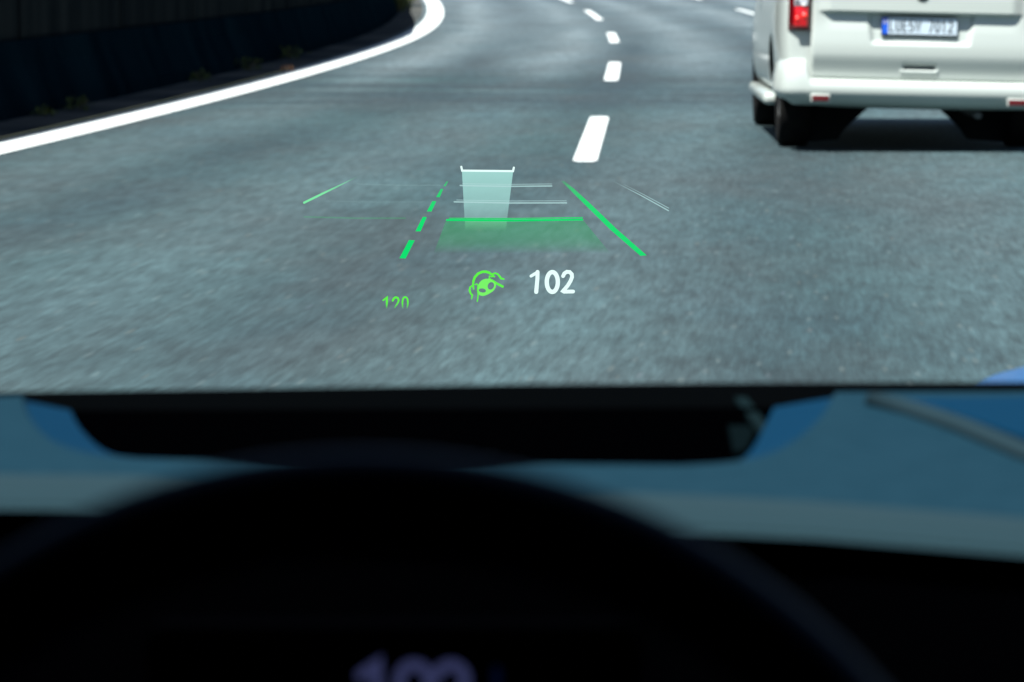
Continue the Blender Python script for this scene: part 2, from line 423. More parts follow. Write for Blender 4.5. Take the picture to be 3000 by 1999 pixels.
# ------------------------------------------------------------------ the van ahead
VX, VD = 2.725, 24.22
van = empty("van", (VX+.012, VD, 0), (0, 0, math.radians(-1.2))); tag(van, "silver-white van driving ahead in the right lane, seen from behind", "van")
vb = van                                                              # wheels stay level, the shell leans a little in the bend
LEAN = Matrix.Rotation(math.radians(1.3), 4, 'Y')
def lean(o, name_parent=None):
    o.matrix_basis = Matrix.Translation((0,0,.35)) @ LEAN @ Matrix.Translation((0,0,-.35)); return o
HALF = [(0,.0),(.55,.0),(.86,.01),(.955,.05),(.985,.12),(1.0,.25),(1.0,.40),(.985,.50),(.93,.66),(.865,.82),(.80,.92),(.66,.975),(.35,.998),(0,1.0)]
STN = [(.0,.895,1.83,.36),(.02,.925,1.855,.33),(.07,.955,1.875,.30),(.16,.98,1.89,.285),(.4,1.0,1.90,.28),(.9,1.0,1.905,.28),(1.6,1.0,1.91,.28),(2.4,1.0,1.91,.28),(3.2,1.0,1.90,.28),
       (3.55,.995,1.86,.28),(3.9,.99,1.62,.28),(4.25,.975,1.30,.28),(4.55,.94,1.12,.27),(4.8,.87,.98,.28),(4.92,.76,.85,.32),(4.95,.62,.76,.38)]
W0 = .955
def ring(st):
    y, k, zt, zb = st; out = []
    for a, b in HALF: out.append((a*W0*k, y, zb+(zt-zb)*b))
    return out + [(-x, yy, z) for x, yy, z in reversed(out[1:-1])]
vs_, fs = [], []; n = len(ring(STN[0]))
for st in STN: vs_ += ring(st)
for j in range(len(STN)-1):
    for i in range(n): fs.append((j*n+i, j*n+(i+1) % n, (j+1)*n+(i+1) % n, (j+1)*n+i))
fs.append(tuple(range(n))); fs.append(tuple(reversed(range((len(STN)-1)*n, len(STN)*n))))
body = mesh("body", vs_, fs, [M['paint'], M['under']])
bm = bmesh.new(); bm.from_mesh(body.data); bmesh.ops.recalc_face_normals(bm, faces=bm.faces); bm.to_mesh(body.data); bm.free()
ss = body.modifiers.new("s", 'SUBSURF'); ss.levels = 2; ss.render_levels = 2
AX1, AX2, TR = .90, 4.175, .335
cut = []
for ay in (AX1, AX2):
    b2 = bmesh.new()
    for s in (-1, 1):
        r = lathe_bm(b2, [(.385, s*.60), (.385, s*1.1)], 40, 'x', (0, ay, .37))
        b2.faces.new(r[0]); b2.faces.new(r[1])
    c_ = frombm("cutter", b2, M['under'])
    cut.append(c_)
    md = body.modifiers.new("b", 'BOOLEAN'); md.object = c_; md.operation = 'DIFFERENCE'; md.solver = 'EXACT'
    md.material_mode = 'TRANSFER'
dg = bpy.context.evaluated_depsgraph_get()
me = bpy.data.meshes.new_from_object(body.evaluated_get(dg))
body.modifiers.clear(); old = body.data; body.data = me; me.name = "body"
for c_ in cut: bpy.data.objects.remove(c_)
for p in me.polygons: p.use_smooth = True
body.parent = van; lean(body)
def vpart(o): o.parent = van; lean(o); return o

# tailgate: one shaped skin with the plate niche pressed into it
def sst(a, b, x):
    t = max(0, min(1, (x-a)/(b-a))); return t*t*(3-2*t)
def yout(x, z):
    y = -.030 - .030*(1-(x/.8)**2)                                    # plan bow
    y -= .018*math.exp(-((z-.70)/.13)**2)                             # fullness of the lower panel
    y += .030*sst(.66, .50, z)                                        # tucks under towards the bumper
    lip = sst(.925, .945, z) * (1 - sst(.60, .70, abs(x)))
    y -= .034*lip*(1-.9*sst(1.02, 1.22, z))
    y += .012*sst(.80, .93, z)*(1-sst(.93, .94, z))*(1-sst(.58, .70, abs(x)))
    hw = .335 + .03*(z-.74)/.2
    niche = (1-sst(hw-.035, hw+.01, abs(x)))*sst(.722, .752, z)*(1-sst(.926, .936, z))
    y += .030*niche
    y += .02*sst(1.05, 1.9, z)*3.2*(z-1.05)
    if z > 1.15: pass
    hd = (1-sst(.10, .118, abs(x+.0)))*sst(.552, .562, z)*(1-sst(.592, .600, z))
    y += .020*hd
    y -= .012*(1-sst(.115, .135, abs(x)))*sst(.510, .535, z)*(1-sst(.553, .562, z))
    e = min(.735-abs(x), z-.482)                                      # rolled edge
    y += .03*(1-sst(0, .02, e))
    return y
def cornered(u, v):
    x = (u*2-1)*.735; z = .482+v*(1.80-.482)
    # rounded lower corners
    r = .07
    if z < .482+r:
        k = .735-r+math.sqrt(max(0, r*r-(.482+r-z)**2)); x = (u*2-1)*k
    x *= 1-.10*sst(1.1, 1.8, z)
    return (x, yout(x, z), z)
def vmap(v): return v/ .42*.42
tg = grid("tailgate", lambda u, v: cornered(u, (v*1.6 if v < .25 else .4+(v-.25)*.8)), 190, 260, M['paint']); vpart(tg)
mesh("inner_rim", [], [], M['seam']) and None
bpy.data.objects.remove(bpy.data.objects["inner_rim"])
rw = grid("rear_window", lambda u, v: ((u*2-1)*.60, yout((u*2-1)*.60, 1.15+v*.52)-.006, 1.15+v*.52), 20, 16, M['glassdark'], tg)
hb = box("handle", -.108, .108, yout(0,.575)-.004, yout(0,.575)+.012, .556, .5955, M['seam'], tg, .003)
# number plate
py_ = yout(0, .85) - .008
plt_ = box("number_plate", -.265, .245, py_-.022, py_-.002, .783, .912, M['black'], tg, .004); plt_.data.name = "number_plate"
box("plate_face", -.221, .241, py_-.0245, py_-.021, .797, .907, M['plate'], plt_)
box("blue_band", -.261, -.2215, py_-.0245, py_-.021, .797, .907, M['plateblue'], plt_)
V3, F3 = writing("LUE5W 7012", -.212, .075, .585, .0095, lambda x, z, k: (x, py_-.0255-k*.0003, .815+z), .72)
mesh("plate_writing", V3, F3, M['ink'], plt_, False)
bm = bmesh.new()
for k in range(12):
    a = 2*PI*k/12; c = Vector((-.241+.011*math.cos(a), py_-.0252, .877+.011*math.sin(a)))
    vv = [bm.verts.new(c+Vector((.0025*math.cos(t*PI/3), 0, .0025*math.sin(t*PI/3)))) for t in range(6)]; bm.faces.new(vv)
frombm("star_ring", bm, mat("plate_yellow", (.8,.6,.05), .5), plt_, False)
# wiper and badge-free lip above the plate
bm = bmesh.new(); tube_bm(bm, [(.05,yout(0,1.13)-.03,1.13),(.25,yout(.25,1.17)-.03,1.17),(.5,yout(.5,1.2)-.03,1.19)], .008, 8); frombm("wiper", bm, M['black'], tg)
bm = bmesh.new(); r = lathe_bm(bm, [(.0005,-.012),(.040,-.012),(.048,-.004),(.048,.002)], 28, 'y', (0, yout(0,1.06), 1.065)); frombm("round_badge", bm, M['alloy'], tg)
# bumper
path = []
nb = 150
for i in range(nb+1):
    t = i/nb; s = -1 if t < .5 else 1
    L = abs(t-.5)*2                                                   # 0 centre .. 1 wheel arch
    Xc, R = .78, .175
    tot = Xc + R*PI/2 + .22; d = L*tot
    if d < Xc: p = (d, -.045 + .03*(d/Xc)**2); nn = (0, -1)
    elif d < Xc+R*PI/2:
        a = (d-Xc)/R; p = (Xc+R*math.sin(a), -.015+R-R*math.cos(a)); nn = (math.sin(a), -math.cos(a))
    else: p = (Xc+R, -.015+R+(d-Xc-R*PI/2)); nn = (1, 0)
    path.append((s*p[0], p[1], s*nn[0], nn[1], p[0]))
PR = [(-.075,.492),(-.02,.488),(.018,.480),(.038,.466),(.048,.445),(.050,.42),(.048,.395),(.036,.372),(.014,.350),(-.02,.322),(-.06,.305),(-.12,.300)]
vs_, fs = [], []
for (x, y, nx, ny, ax) in path:
    up = sst(.735, .76, ax); side = sst(.86, .95, ax)
    for k, (o_, z) in enumerate(PR):
        zz = z + (up*.13*sst(.42, .475, z) if k else up*.13)
        oo = o_ - side*.035 - up*.022*sst(.42,.475,z)
        if k == 0: oo = o_
        vs_.append((x+nx*oo, y+ny*oo, zz + side*.02*(z < .34)))
m_ = len(PR)
for j in range(nb):
    for i in range(m_-1): fs.append((j*m_+i, j*m_+i+1, (j+1)*m_+i+1, (j+1)*m_+i))
bump = mesh("bumper", vs_, fs, M['paint']); vpart(bump)
for s in (-1, 1):
    bm = bmesh.new(); box_bm(bm, s*.66-.058, s*.66+.058, -.088, -.058, .335, .375, .006)
    r_ = frombm("reflector", bm, M['darkred'], bump)
    bm = bmesh.new(); box_bm(bm, s*.66-.066, s*.66+.066, -.080, -.045, .326, .383, .008); frombm("surround", bm, M['paint'], r_)
# tail lights
for s in (-1, 1):
    bm = bmesh.new(); vv = []
    nU, nV = 14, 26
    rows = []
    for j in range(nV+1):
        z = .805+j/nV*.72; row = []
        for i in range(nU+1):
            u = i/nU; x = .742 + u*.145 - .05*sst(1.1,1.6,z)
            y = -.030 + .14*max(0, u-.55)**1.6 + .02*sst(1.0,1.6,z)*2
            e = min(i, nU-i, j, nV-j); y += .02 if e == 0 else 0
            row.append(bm.verts.new((s*x, y-.012, z)))
        rows.append(row)
    for j in range(nV):
        for i in range(nU): bm.faces.new((rows[j][i], rows[j][i+1], rows[j+1][i+1], rows[j+1][i]))
    tl = frombm("tail_light", bm, M['darkred']); vpart(tl)
    box("brake_lens", min(s*.760, s*.853), max(s*.760, s*.853), -.062, -.038, .830, .965, M['redlens'], tl, .012)
    box("reversing_lens", min(s*.760, s*.853), max(s*.760, s*.853), -.060, -.036, .969, 1.060, M['clearlens'], tl, .010)
    for (lx, lz, lr, lm) in ((.783, .905, .020, M['brightred']), (.830, .885, .016, M['brightred']), (.835, 1.0, .014, M['alloy']), (.790, .978, .012, M['bulb'])):
        bm = bmesh.new(); lathe_bm(bm, [(.0005,-.008),(lr*.6,-.006),(lr,0)], 20, 'y', (s*lx, -.066, lz)); frombm("lamp_cup", bm, lm, tl)
    box("upper_lens", min(s*.745, s*.83), max(s*.745, s*.83), -.050, -.026, 1.065, 1.46, M['redlens'], tl, .012)
# side glazing, handles, rub strips
for s in (-1, 1):
    for (y0, y1) in ((.35,1.45),(1.53,2.55),(2.62,3.45)):
        def fn(u, v, s=s, y0=y0, y1=y1):
            z = 1.17+v*.42; k = np.interp((z-.28)/1.62, [b for a, b in HALF], [a for a, b in HALF])
            return (s*(W0*float(k)+.004), y0+u*(y1-y0)-(.10*v if y1 > 3 else 0), z)
        vpart(grid("side_window", fn, 8, 8, M['glassdark']))
    vpart(box("side_moulding", min(s*.90, s*.972), max(s*.86, s*.908), 1.36, 3.72, .25, .335, M['paint'], None, .035))
    vpart(box("door_handle", min(s*.95, s*.985), max(s*.95, s*.985), 2.45, 2.66, .98, 1.01, M['paint'], None, .008))
    bm = bmesh.new(); box_bm(bm, min(s*1.0, s*1.16), max(s*1.0, s*1.16), 3.45, 3.58, 1.12, 1.38, .04); box_bm(bm, min(s*.90, s*1.02), max(s*.90, s*1.02), 3.50, 3.56, 1.14, 1.19, .01)
    vpart(frombm("door_mirror", bm, M['paint']))
    bm = bmesh.new(); box_bm(bm, min(s*.50,s*.80), max(s*.50,s*.80), 4.62, 4.86, .70, .86, .04); vpart(frombm("headlight", bm, M['clearlens']))
fw = grid("windscreen", lambda u, v: ((u*2-1)*(.80-.1*v), 4.16-.50*v-.10*(u*2-1)**2, 1.36+.48*v), 12, 8, M['glassdark']); vpart(fw)
# wheel-arch liners' dark lips on the rear flank
# wheels
def wheel(x, y, s):
    bm = bmesh.new(); W = .108
    lathe_bm(bm, [(.225,-W*.9),(.27,-W),(.31,-W),(.327,-W*.86),(TR,-W*.6),(TR,0),(TR,W*.6),(.327,W*.86),(.31,W),(.27,W),(.225,W*.9),(.225,-W*.9)], 56, 'x')
    wobj = frombm("wheel", bm, M['tyre'], van, loc=(x, y, TR))
    bm = bmesh.new(); lathe_bm(bm, [(.222,-W*.8),(.215,0),(.222,W*.85*s if s > 0 else W*.8)], 40, 'x')
    for k in range(5):
        a = 2*PI*k/5; c, d = math.cos(a), math.sin(a)
        q = [Vector((s*W*.6, c*.04-d*.03, d*.04+c*.03)), Vector((s*W*.6, c*.04+d*.03, d*.04-c*.03)), Vector((s*W*.75, c*.215+d*.02, d*.215-c*.02)), Vector((s*W*.75, c*.215-d*.02, d*.215+c*.02))]
        v1 = [bm.verts.new(p) for p in q]; v2 = [bm.verts.new(p-Vector((s*.02,0,0))) for p in q]
        bm.faces.new(v1); bm.faces.new(v2)
        for i in range(4): bm.faces.new((v1[i], v1[(i+1) % 4], v2[(i+1) % 4], v2[i]))
    lathe_bm(bm, [(.0005, s*W*.7),(.06, s*W*.68),(.06, s*W*.2)], 24, 'x')
    frombm("rim", bm, M['alloy'], wobj)
for (x, y) in ((-.79, AX1), (.79, AX1), (-.80, AX2), (.80, AX2)): wheel(x, y, 1 if x > 0 else -1)
# underside: floor pan, sloping rear arms extended into dark plates imitating shade, exhaust
bm = bmesh.new()
box_bm(bm, -.58, .58, .25, 4.7, .29, .36)
for (X0, X1, X2) in ((-.23, -.43, -.70), (.185, .385, .70)):
    zt = .31; zb_ = .125
    a = [(X0, zt), (X1, zb_), (X1*1.12, .05), (X2, .03), (X2, zt)]
    f1 = [bm.verts.new((p[0], AX1-.10, p[1])) for p in a]; f2 = [bm.verts.new((p[0], AX1+.10, p[1])) for p in a]
    bm.faces.new(f1); bm.faces.new(f2)
    for i in range(5): bm.faces.new((f1[i], f1[(i+1) % 5], f2[(i+1) % 5], f2[i]))
frombm("under_body", bm, M['under'], van, smooth=False)
bm = bmesh.new(); tube_bm(bm, [(.36,1.3,.27),(.42,.4,.25),(.42,.10,.25)], .028, 14); frombm("exhaust_pipe", bm, M['alloy'], van)

# ------------------------------------------------------------------ our own car: cabin, dashboard, bonnet
car = empty("car", (0, 0, 0)); tag(car, "dark car interior around the viewer, with dashboard, steering wheel and windscreen", "car")
ZD = 1.02
def dp(px, py, z=ZD): v = PZ(px, py, z); return (v.x, v.y)
# top of the dashboard with the projector opening
near_edge = [dp(-3200,1425), dp(-900,1444), dp(0,1460), dp(220,1462), dp(700,1472), dp(1500,1502), dp(2050,1528), dp(2400,1546), dp(3000,1594), dp(3900,1690), dp(9200,1880)]
def sm(pts_, n=3):                                                   # chaikin on an open line
    for _ in range(n):
        q_ = [pts_[0]]
        for a, b in zip(pts_, pts_[1:]): q_ += [(a[0]*.75+b[0]*.25, a[1]*.75+b[1]*.25), (a[0]*.25+b[0]*.75, a[1]*.25+b[1]*.75)]
        pts_ = q_ + [pts_[-1]]
    return pts_
dn = lambda L_: [(a, b-.13*(b-1150)) for a, b in L_]
oL = sm([(70,1160),(78,1210),(110,1268),(170,1325),(300,1366),(560,1380)]); iL = sm([(205,1160),(222,1200),(252,1245),(300,1292),(360,1316),(580,1322)])
oR = sm([(1990,1394),(2150,1384),(2260,1355),(2340,1300),(2410,1225),(2445,1148)]); iR = sm([(2000,1345),(2120,1342),(2175,1325),(2210,1280),(2240,1215),(2268,1150)])
oL, iL, oR, iR = dn(oL), dn(iL), dn(oR), dn(iR)
outer = [dp(*p) for p in oL+oR]
poly_out = [(p[0], p[1]+.05) for p in near_edge] + [dp(9200,1150), dp(3900,1146), dp(3000,1147)] + outer[::-1] + [dp(0,1162), dp(-900,1166), dp(-3200,1180)]
dash = poly_solid("dashboard", poly_out, ZD-.004, ZD, M['dash'], car, .0015)
inner = [dp(*p) for p in iL+iR]; nn = len(inner); nL = len(oL)
vs_ = [(p[0], p[1], ZD-.0032) for p in outer] + [(p[0], p[1], ZD-.009) for p in inner]
bz = mesh("projector_bezel", vs_, [(i, i+1, nn+i+1, nn+i) for i in range(nn-1)], [M['bevel'], M['dash']], dash)
for i, p in enumerate(bz.data.polygons):
    if nL-9 < i < nL+8: p.material_index = 1
vs_ = [(p[0], p[1], z) for z in (ZD-.0092, ZD-.11) for p in inner]
mesh("projector_well", vs_, [(i, (i+1) % nn, nn+(i+1) % nn, nn+i) for i in range(nn)] + [tuple(range(nn, 2*nn))], M['blackmatte'], dash, smooth=False)
# slabs painting the cover glass's reflections into the well, right side
def slab(name, pts4, m, par, th=.003):
    pts4 = [Vector(p) for p in pts4]; nrm = (pts4[1]-pts4[0]).cross(pts4[2]-pts4[0]).normalized()*th
    n_ = len(pts4); vs_ = pts4 + [p+nrm for p in pts4]
    fs = [tuple(range(n_)), tuple(range(2*n_-1, n_-1, -1))] + [(i, (i+1) % n_, n_+(i+1) % n_, n_+i) for i in range(n_)]
    return mesh(name, vs_, fs, m, par, False)
slab("well_reflection", [PZ(2120,1180,ZD-.02), PZ(2250,1180,ZD-.02), PZ(2185,1318,ZD-.02), PZ(2150,1325,ZD-.02)], M['greystrip'], dash)
slab("reflection_streak", [PZ(2150,1160,ZD-.012), PZ(2185,1160,ZD-.012), PZ(2262,1262,ZD-.012), PZ(2238,1280,ZD-.012)], mat("pale_reflection", (.005,.011,.013), .9, spec=.0), dash)
# panel beyond the ridge at the right, blue painted in for reflected sky
pad = poly_solid("corner_sky_panel", [dp(2560,1166,ZD+.004), dp(2780,1200,ZD+.004), dp(3000,1278,ZD+.004), dp(3500,1440,ZD+.004), dp(3900,1520,ZD+.004), dp(9200,1620,ZD+.004), dp(9200,1152,ZD+.004), dp(3900,1150,ZD+.004)], ZD+.001, ZD+.004, M['bevel'], dash, .001)
bm = bmesh.new(); tube_bm(bm, [Vector((*dp(a, b, ZD+.004), ZD+.002)) for a, b in ((2560,1166),(2680,1195),(2820,1243),(3000,1318),(3500,1490),(3900,1545),(9200,1650))], .006, 12)
frombm("ridge", bm, mat("ridge_vinyl", (.017,.033,.042), .8, spec=.0), dash)
# lip rolling down along the near edge, sheen painted in by greyer colour
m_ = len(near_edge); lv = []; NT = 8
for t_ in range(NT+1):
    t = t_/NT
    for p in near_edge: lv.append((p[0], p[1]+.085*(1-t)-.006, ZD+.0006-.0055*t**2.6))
mesh("sheen_lip", lv, [(j*m_+i, j*m_+i+1, (j+1)*m_+i+1, (j+1)*m_+i) for j in range(NT) for i in range(m_-1)], mat("lip_sheen_grey", (.014,.032,.039), .55, spec=.12), dash)
# fascia below the near edge
fasc = []
for p in near_edge: fasc += [(p[0], p[1]+.004, ZD-.003)]
for p in near_edge: fasc += [(p[0], p[1]+.06, ZD-.45)]
k_ = len(near_edge); mesh("fascia", fasc, [(i, i+1, k_+i+1, k_+i) for i in range(k_-1)], M['blackmatte'], car, False)
# black strip where windscreen meets the cowl
top = [(-3200,1185),(-900,1168),(0,1150),(500,1143),(1000,1135),(1500,1127),(2200,1122),(3000,1120),(3900,1120),(9800,1120)]
vs_, fs = [], []
for a, b in top:
    p = P(a, b, 2.24); q = P(a, b+90, 2.24); vs_ += [p, (p.x, p.y+.03, p.z-.004), (q.x, q.y+.03, q.z), (q.x, q.y, q.z)]
for j in range(len(top)-1):
    for i in range(4): fs.append((4*j+i, 4*j+(i+1) % 4, 4*j+4+(i+1) % 4, 4*j+4+i))
mesh("cowl_strip", vs_, fs, M['cowl'], car, False)
# windscreen (clear pane) and its rim, roof, pillars, doors, back of the cabin
glass = bpy.data.materials.new("clear_glass"); glass.use_nodes = True
t = glass.node_tree; t.nodes.remove(t.nodes["Principled BSDF"]); tr = t.nodes.new("ShaderNodeBsdfTransparent")
tr.inputs[0].default_value = (.91,.97,.975,1); t.links.new(tr.outputs[0], t.nodes["Material Output"].inputs[0])
CC = .36                                                             # middle line of our car
grid("windscreen", lambda u, v: (CC+(u*2-1)*(.88-.13*v), 2.26-1.02*v-.10*(u*2-1)**2, 1.0+.52*v), 16, 10, glass, car)
box("roof_lining", CC-.80, CC+.80, -1.9, 1.24, 1.53, 1.57, M['liner'], car, .01)
for s in (-1, 1):
    bm = bmesh.new(); tube_bm(bm, [(CC+s*.90,2.20,.99),(CC+s*.85,1.7,1.27),(CC+s*.78,1.2,1.54)], .035, 12); frombm("pillar", bm, M['liner'], car)
    box("door", CC+s*.86-.03, CC+s*.86+.03, -1.9, 1.55, .35, 1.06, M['liner'], car, .01)
    box("side_light_block", CC+s*.82-.03, CC+s*.82+.03, -1.9, 1.15, 1.05, 1.53, M['liner'], car, .01)  # unseen opaque panel added to shut out side-window light
box("rear_wall", CC-.86, CC+.86, -1.95, -1.9, .35, 1.57, M['liner'], car)
box("cabin_floor", CC-.86, CC+.86, -1.9, 2.2, .30, .34, M['liner'], car)
def bon(u, v):
    x = CC+(u*2-1)*.80; y = 2.30+v*1.5
    zz = .8465 + .10*sst(.24, .45, x)*math.exp(-((y-2.85)/.6)**2) + .03*(1-(u*2-1)**2) - .12*v*v - .05*(u*2-1)**4
    return (x, y, zz)
bon_o = grid("bonnet", bon, 60, 30, M['bonnet'], car)
# steering wheel
SD = .925
c0 = P(1068, 1322, .963); c0.z -= 2130/F*SD*math.cos(math.radians(12)); c0.y = SD
sw_rot = Matrix.Rotation(math.radians(-12), 4, 'X')
rim_r, tube_r = 2130/F*SD - .015, .015
bm = bmesh.new()
prof = [(rim_r + tube_r*math.cos(a), tube_r*1.15*math.sin(a)) for a in [2*PI*i/16 for i in range(17)]]
lathe_bm(bm, prof, 128, 'y'); bmesh.ops.remove_doubles(bm, verts=bm.verts, dist=1e-5)
sw = frombm("steering_wheel", bm, M['leather'], car); sw.matrix_basis = Matrix.Translation(c0) @ sw_rot
bm = bmesh.new(); lathe_bm(bm, [(.0005,-.05),(.055,-.045),(.072,-.03),(.075,0),(.06,.03),(.0005,.03)], 48, 'y'); frombm("airbag_cover", bm, M['leather'], sw)
for pts_ in ([(-.17,0,.0),(-.12,-.01,-.005),(-.06,-.01,-.01)], [(.17,0,.0),(.12,-.01,-.005),(.06,-.01,-.01)], [(0,0,-.17),(0,-.01,-.06)]):
    bm = bmesh.new(); tube_bm(bm, pts_, .018, 12); frombm("spoke", bm, M['leather'], sw)
# instrument display behind the wheel
a_, b_ = P(420, 1850, 1.5), P(1880, 2700, 1.5)
disp = box("instrument_display", a_.x, b_.x, 1.5, 1.54, b_.z, a_.z, M['blackmatte'], car, .008)
def emitm(name, col, s):
    m = bpy.data.materials.new(name); m.use_nodes = True; t = m.node_tree; t.nodes.remove(t.nodes["Principled BSDF"])
    e = t.nodes.new("ShaderNodeEmission"); e.inputs[0].default_value = (*col, 1); e.inputs[1].default_value = s*EM
    t.links.new(e.outputs[0], t.nodes["Material Output"].inputs[0]); return m
sD = 1.4985; sc_ = F/sD
base = P(1050, 2122, sD)
hh = 185/sc_
V3, F3 = writing("102", 0, hh, .60, 34/sc_, lambda x, z, k: (base.x+x, sD-k*.0002, base.z+z))
mesh("speed_digits", V3, F3, emitm("display_violet", (.022,.026,.070), 1.3), disp, False)
q0 = P(1455, 1965, sD)
V, Fc = ribbon([(0,0),(.0,-.012)], .004); mesh("unit_mark", [(q0.x+v.x, sD, q0.z+v.y) for v in V], Fc, emitm("display_blue_dim", (.0006,.002,.010), 1.0), disp, False)

# ------------------------------------------------------------------ head-up display picture (virtual image seen well ahead of the car)
HD = 6.0
hud = empty("head_up_display", P(1450, 880, HD)); tag(hud, "glowing green and white driving-aid graphics with 102 and 120, floating over the road", "head-up display")
def hudmat(name, col, fac, s=1.0):
    m = bpy.data.materials.new(name); m.use_nodes = True; t = m.node_tree; t.nodes.remove(t.nodes["Principled BSDF"])
    e = t.nodes.new("ShaderNodeEmission"); e.inputs[0].default_value = (*col, 1); e.inputs[1].default_value = s*EM
    tr = t.nodes.new("ShaderNodeBsdfTransparent"); mx = t.nodes.new("ShaderNodeMixShader")
    at = t.nodes.new("ShaderNodeAttribute"); at.attribute_name = "glow"
    mu = t.nodes.new("ShaderNodeMath"); mu.operation = 'MULTIPLY'; mu.inputs[1].default_value = fac
    t.links.new(at.outputs["Fac"], mu.inputs[0]); t.links.new(mu.outputs[0], mx.inputs[0])
    t.links.new(tr.outputs[0], mx.inputs[1]); t.links.new(e.outputs[0], mx.inputs[2]); t.links.new(mx.outputs[0], t.nodes["Material Output"].inputs[0])
    return m
HM = dict(white=hudmat("hud_white", (.95,1.15,1.1), .97), green=hudmat("hud_green", (.0,.80,.17), .95), green2=hudmat("hud_green_icon", (.13,.98,.06), .95),
          iconfill=hudmat("hud_green_fill", (.22,1.0,.14), .92), pale=hudmat("hud_pale", (.46,.82,.76), .95), mint=hudmat("hud_mint", (.25,.92,.42), .9), line=hudmat("hud_line", (.50,.72,.72), .75), zone=hudmat("hud_zone", (.05,.42,.17), .75))
layer = [0]
def hp(px, py, d=0): return P(px, py, HD-d) - Vector(hud.location)
def hudobj(name, polys, m, label=None, parent=hud):
    """polys: list of [(px, py, glow), ...] polygons"""
    layer[0] += 1; V, Fc, G = [], [], []
    for k, pl in enumerate(polys):
        s = len(V); 
        for (a, b, g_) in pl: V.append(hp(a, b, layer[0]*.002)); G.append(g_)
        Fc.append(tuple(range(s, s+len(pl))))
    o = mesh(name, V, Fc, m, parent, False); at = o.data.attributes.new("glow", 'FLOAT', 'POINT')
    for i, g_ in enumerate(G): at.data[i].value = g_
    if label: o['label'] = label
    return o
def hudstroke(name, strokes, m, label=None, fade=None):
    layer[0] += 1; V3, F3, G = [], [], []
    for k, (ps, wd, cl) in enumerate(strokes):
        V, Fc = ribbon(ps, wd, cl); s = len(V3)
        for v in V: V3.append(hp(v.x, v.y, layer[0]*.002+k*.0006)); G.append(fade(v.x, v.y) if fade else 1.0)
        F3 += [tuple(s+i for i in f) for f in Fc]
    o = mesh(name, V3, F3, m, hud, False); at = o.data.attributes.new("glow", 'FLOAT', 'POINT')
    for i, g_ in enumerate(G): at.data[i].value = g_
    if label: o['label'] = label
    return o
cs = lambda pts_: [(850+a*.48874, 450+b*.48874) for a, b in pts_]     # positions measured on an enlarged crop
def q(pts_, g_): return [(x, y, gg) for (x, y), gg in zip(cs(pts_), g_)]
def rows(L, R, ys, gs):                                              # a fading quad cut into rows
    out = []
    for (y0, g0), (y1, g1) in zip(zip(ys, gs), list(zip(ys, gs))[1:]):
        l0, r0, l1, r1 = L(y0), R(y0), L(y1), R(y1); out.append(q([(l0,y0),(r0,y0),(r1,y1),(l1,y1)], [g0,g0,g1,g1]))
    return out
hudobj("following_zone", rows(lambda y: 935-(y-400)*.375, lambda y: 1757+(y-400)*.82, [400,430,470,510,545,575,600], [.75,.66,.62,.55,.42,.2,0]), HM['zone'])
hudobj("vehicle_block", rows(lambda y: 1030+(y-105)*.055, lambda y: 1337-(y-105)*.125, [108,160,220,290,350,390], [.84,.76,.70,.60,.42,.34]), HM['pale'], "pale block standing for the vehicle ahead")
hudobj("block_foot", rows(lambda y: 1046+(y-390)*.05, lambda y: 1301-(y-390)*.1, [401,430,465], [.38,.2,0]), HM['mint'])
hudstroke("block_bracket", [(cs([(1026,80),(1031,103),(1336,106),(1341,85)]), 6.0, False)], HM['white'])
def bar(name, y0, y1, x0, x1, m, g_=1.0, ghost=True, th=4.2, label=None):
    st = [(cs([(x0,y0),((x0+x1)/2,(y0+y1)/2+4),(x1,y1)]), th, False)]
    if ghost: st.append((cs([(x0+14,y0-11),((x0+x1)/2,(y0+y1)/2-8),(x1,y1-12)]), th*.45, False))
    return hudstroke(name, st, m, label, (lambda x, y: g_))
bar("distance_bar", 192, 195, 1020, 1568, HM['line'], .95)
bar("distance_bar", 290, 296, 984, 1656, HM['line'], .95)
bar("distance_bar", 399, 396, 940, 1752, HM['green'], 1.0, True, 5.5, "bright green distance bar")
bar("faint_bar", 183, 190, 400, 900, HM['line'], .16, False, 3)
bar("faint_bar", 285, 290, 220, 800, HM['line'], .10, False, 3)
bar("faint_bar", 380, 388, 85, 690, HM['green'], .15, False, 4, "faint green distance bar")
hudstroke("outer_lane_line", [(cs([(84,295),(190,243),(300,190),(405,138)]), [6.5,6,4,1.2], False)], HM['mint'], "mint outer lane line", fade=lambda x, y: max(0, min(1, (1052-x)/90)))
hudstroke("outer_lane_line", [(cs([(1940,168),(2100,250),(2268,343)]), [1,2.6,3.6], False), (cs([(2000,185),(2120,247),(2270,328)]), [.6,1.5,2], False)], HM['line'], "thin pale outer lane line", fade=lambda x, y: max(.25, min(1, (x-1790)/60)))
dq = [[(655,628),(692,630),(747,521),(712,519)], [(751,467),(782,467),(819,381),(795,380)], [(819,348),(847,348),(876,286),(853,286)], [(875,262),(897,262),(918,213),(903,212)], [(918,196),(933,196),(948,167),(938,167)]]
hudobj("dashed_lane_line", [q(d, [g1,g1,g2,g2]) for d, (g1, g2) in zip(dq, [(1,1),(1,1),(.95,.9),(.85,.75),(.65,.4)])], HM['green'])
hudobj("solid_lane_line", [q([(2100,614),(2138,611),(1960,455),(1920,458)], [.95,.95,.95,.95]), q([(1920,458),(1960,455),(1790,292),(1752,292)], [.95,.95,.9,.9]), q([(1752,292),(1790,292),(1700,210),(1670,210)], [.9,.9,.6,.6]), q([(1670,210),(1700,210),(1642,163),(1624,166)], [.6,.6,.15,.15])], HM['green'])
ci = lambda pts_: [(1350+a*.15725, 770+b*.15725) for a, b in pts_]
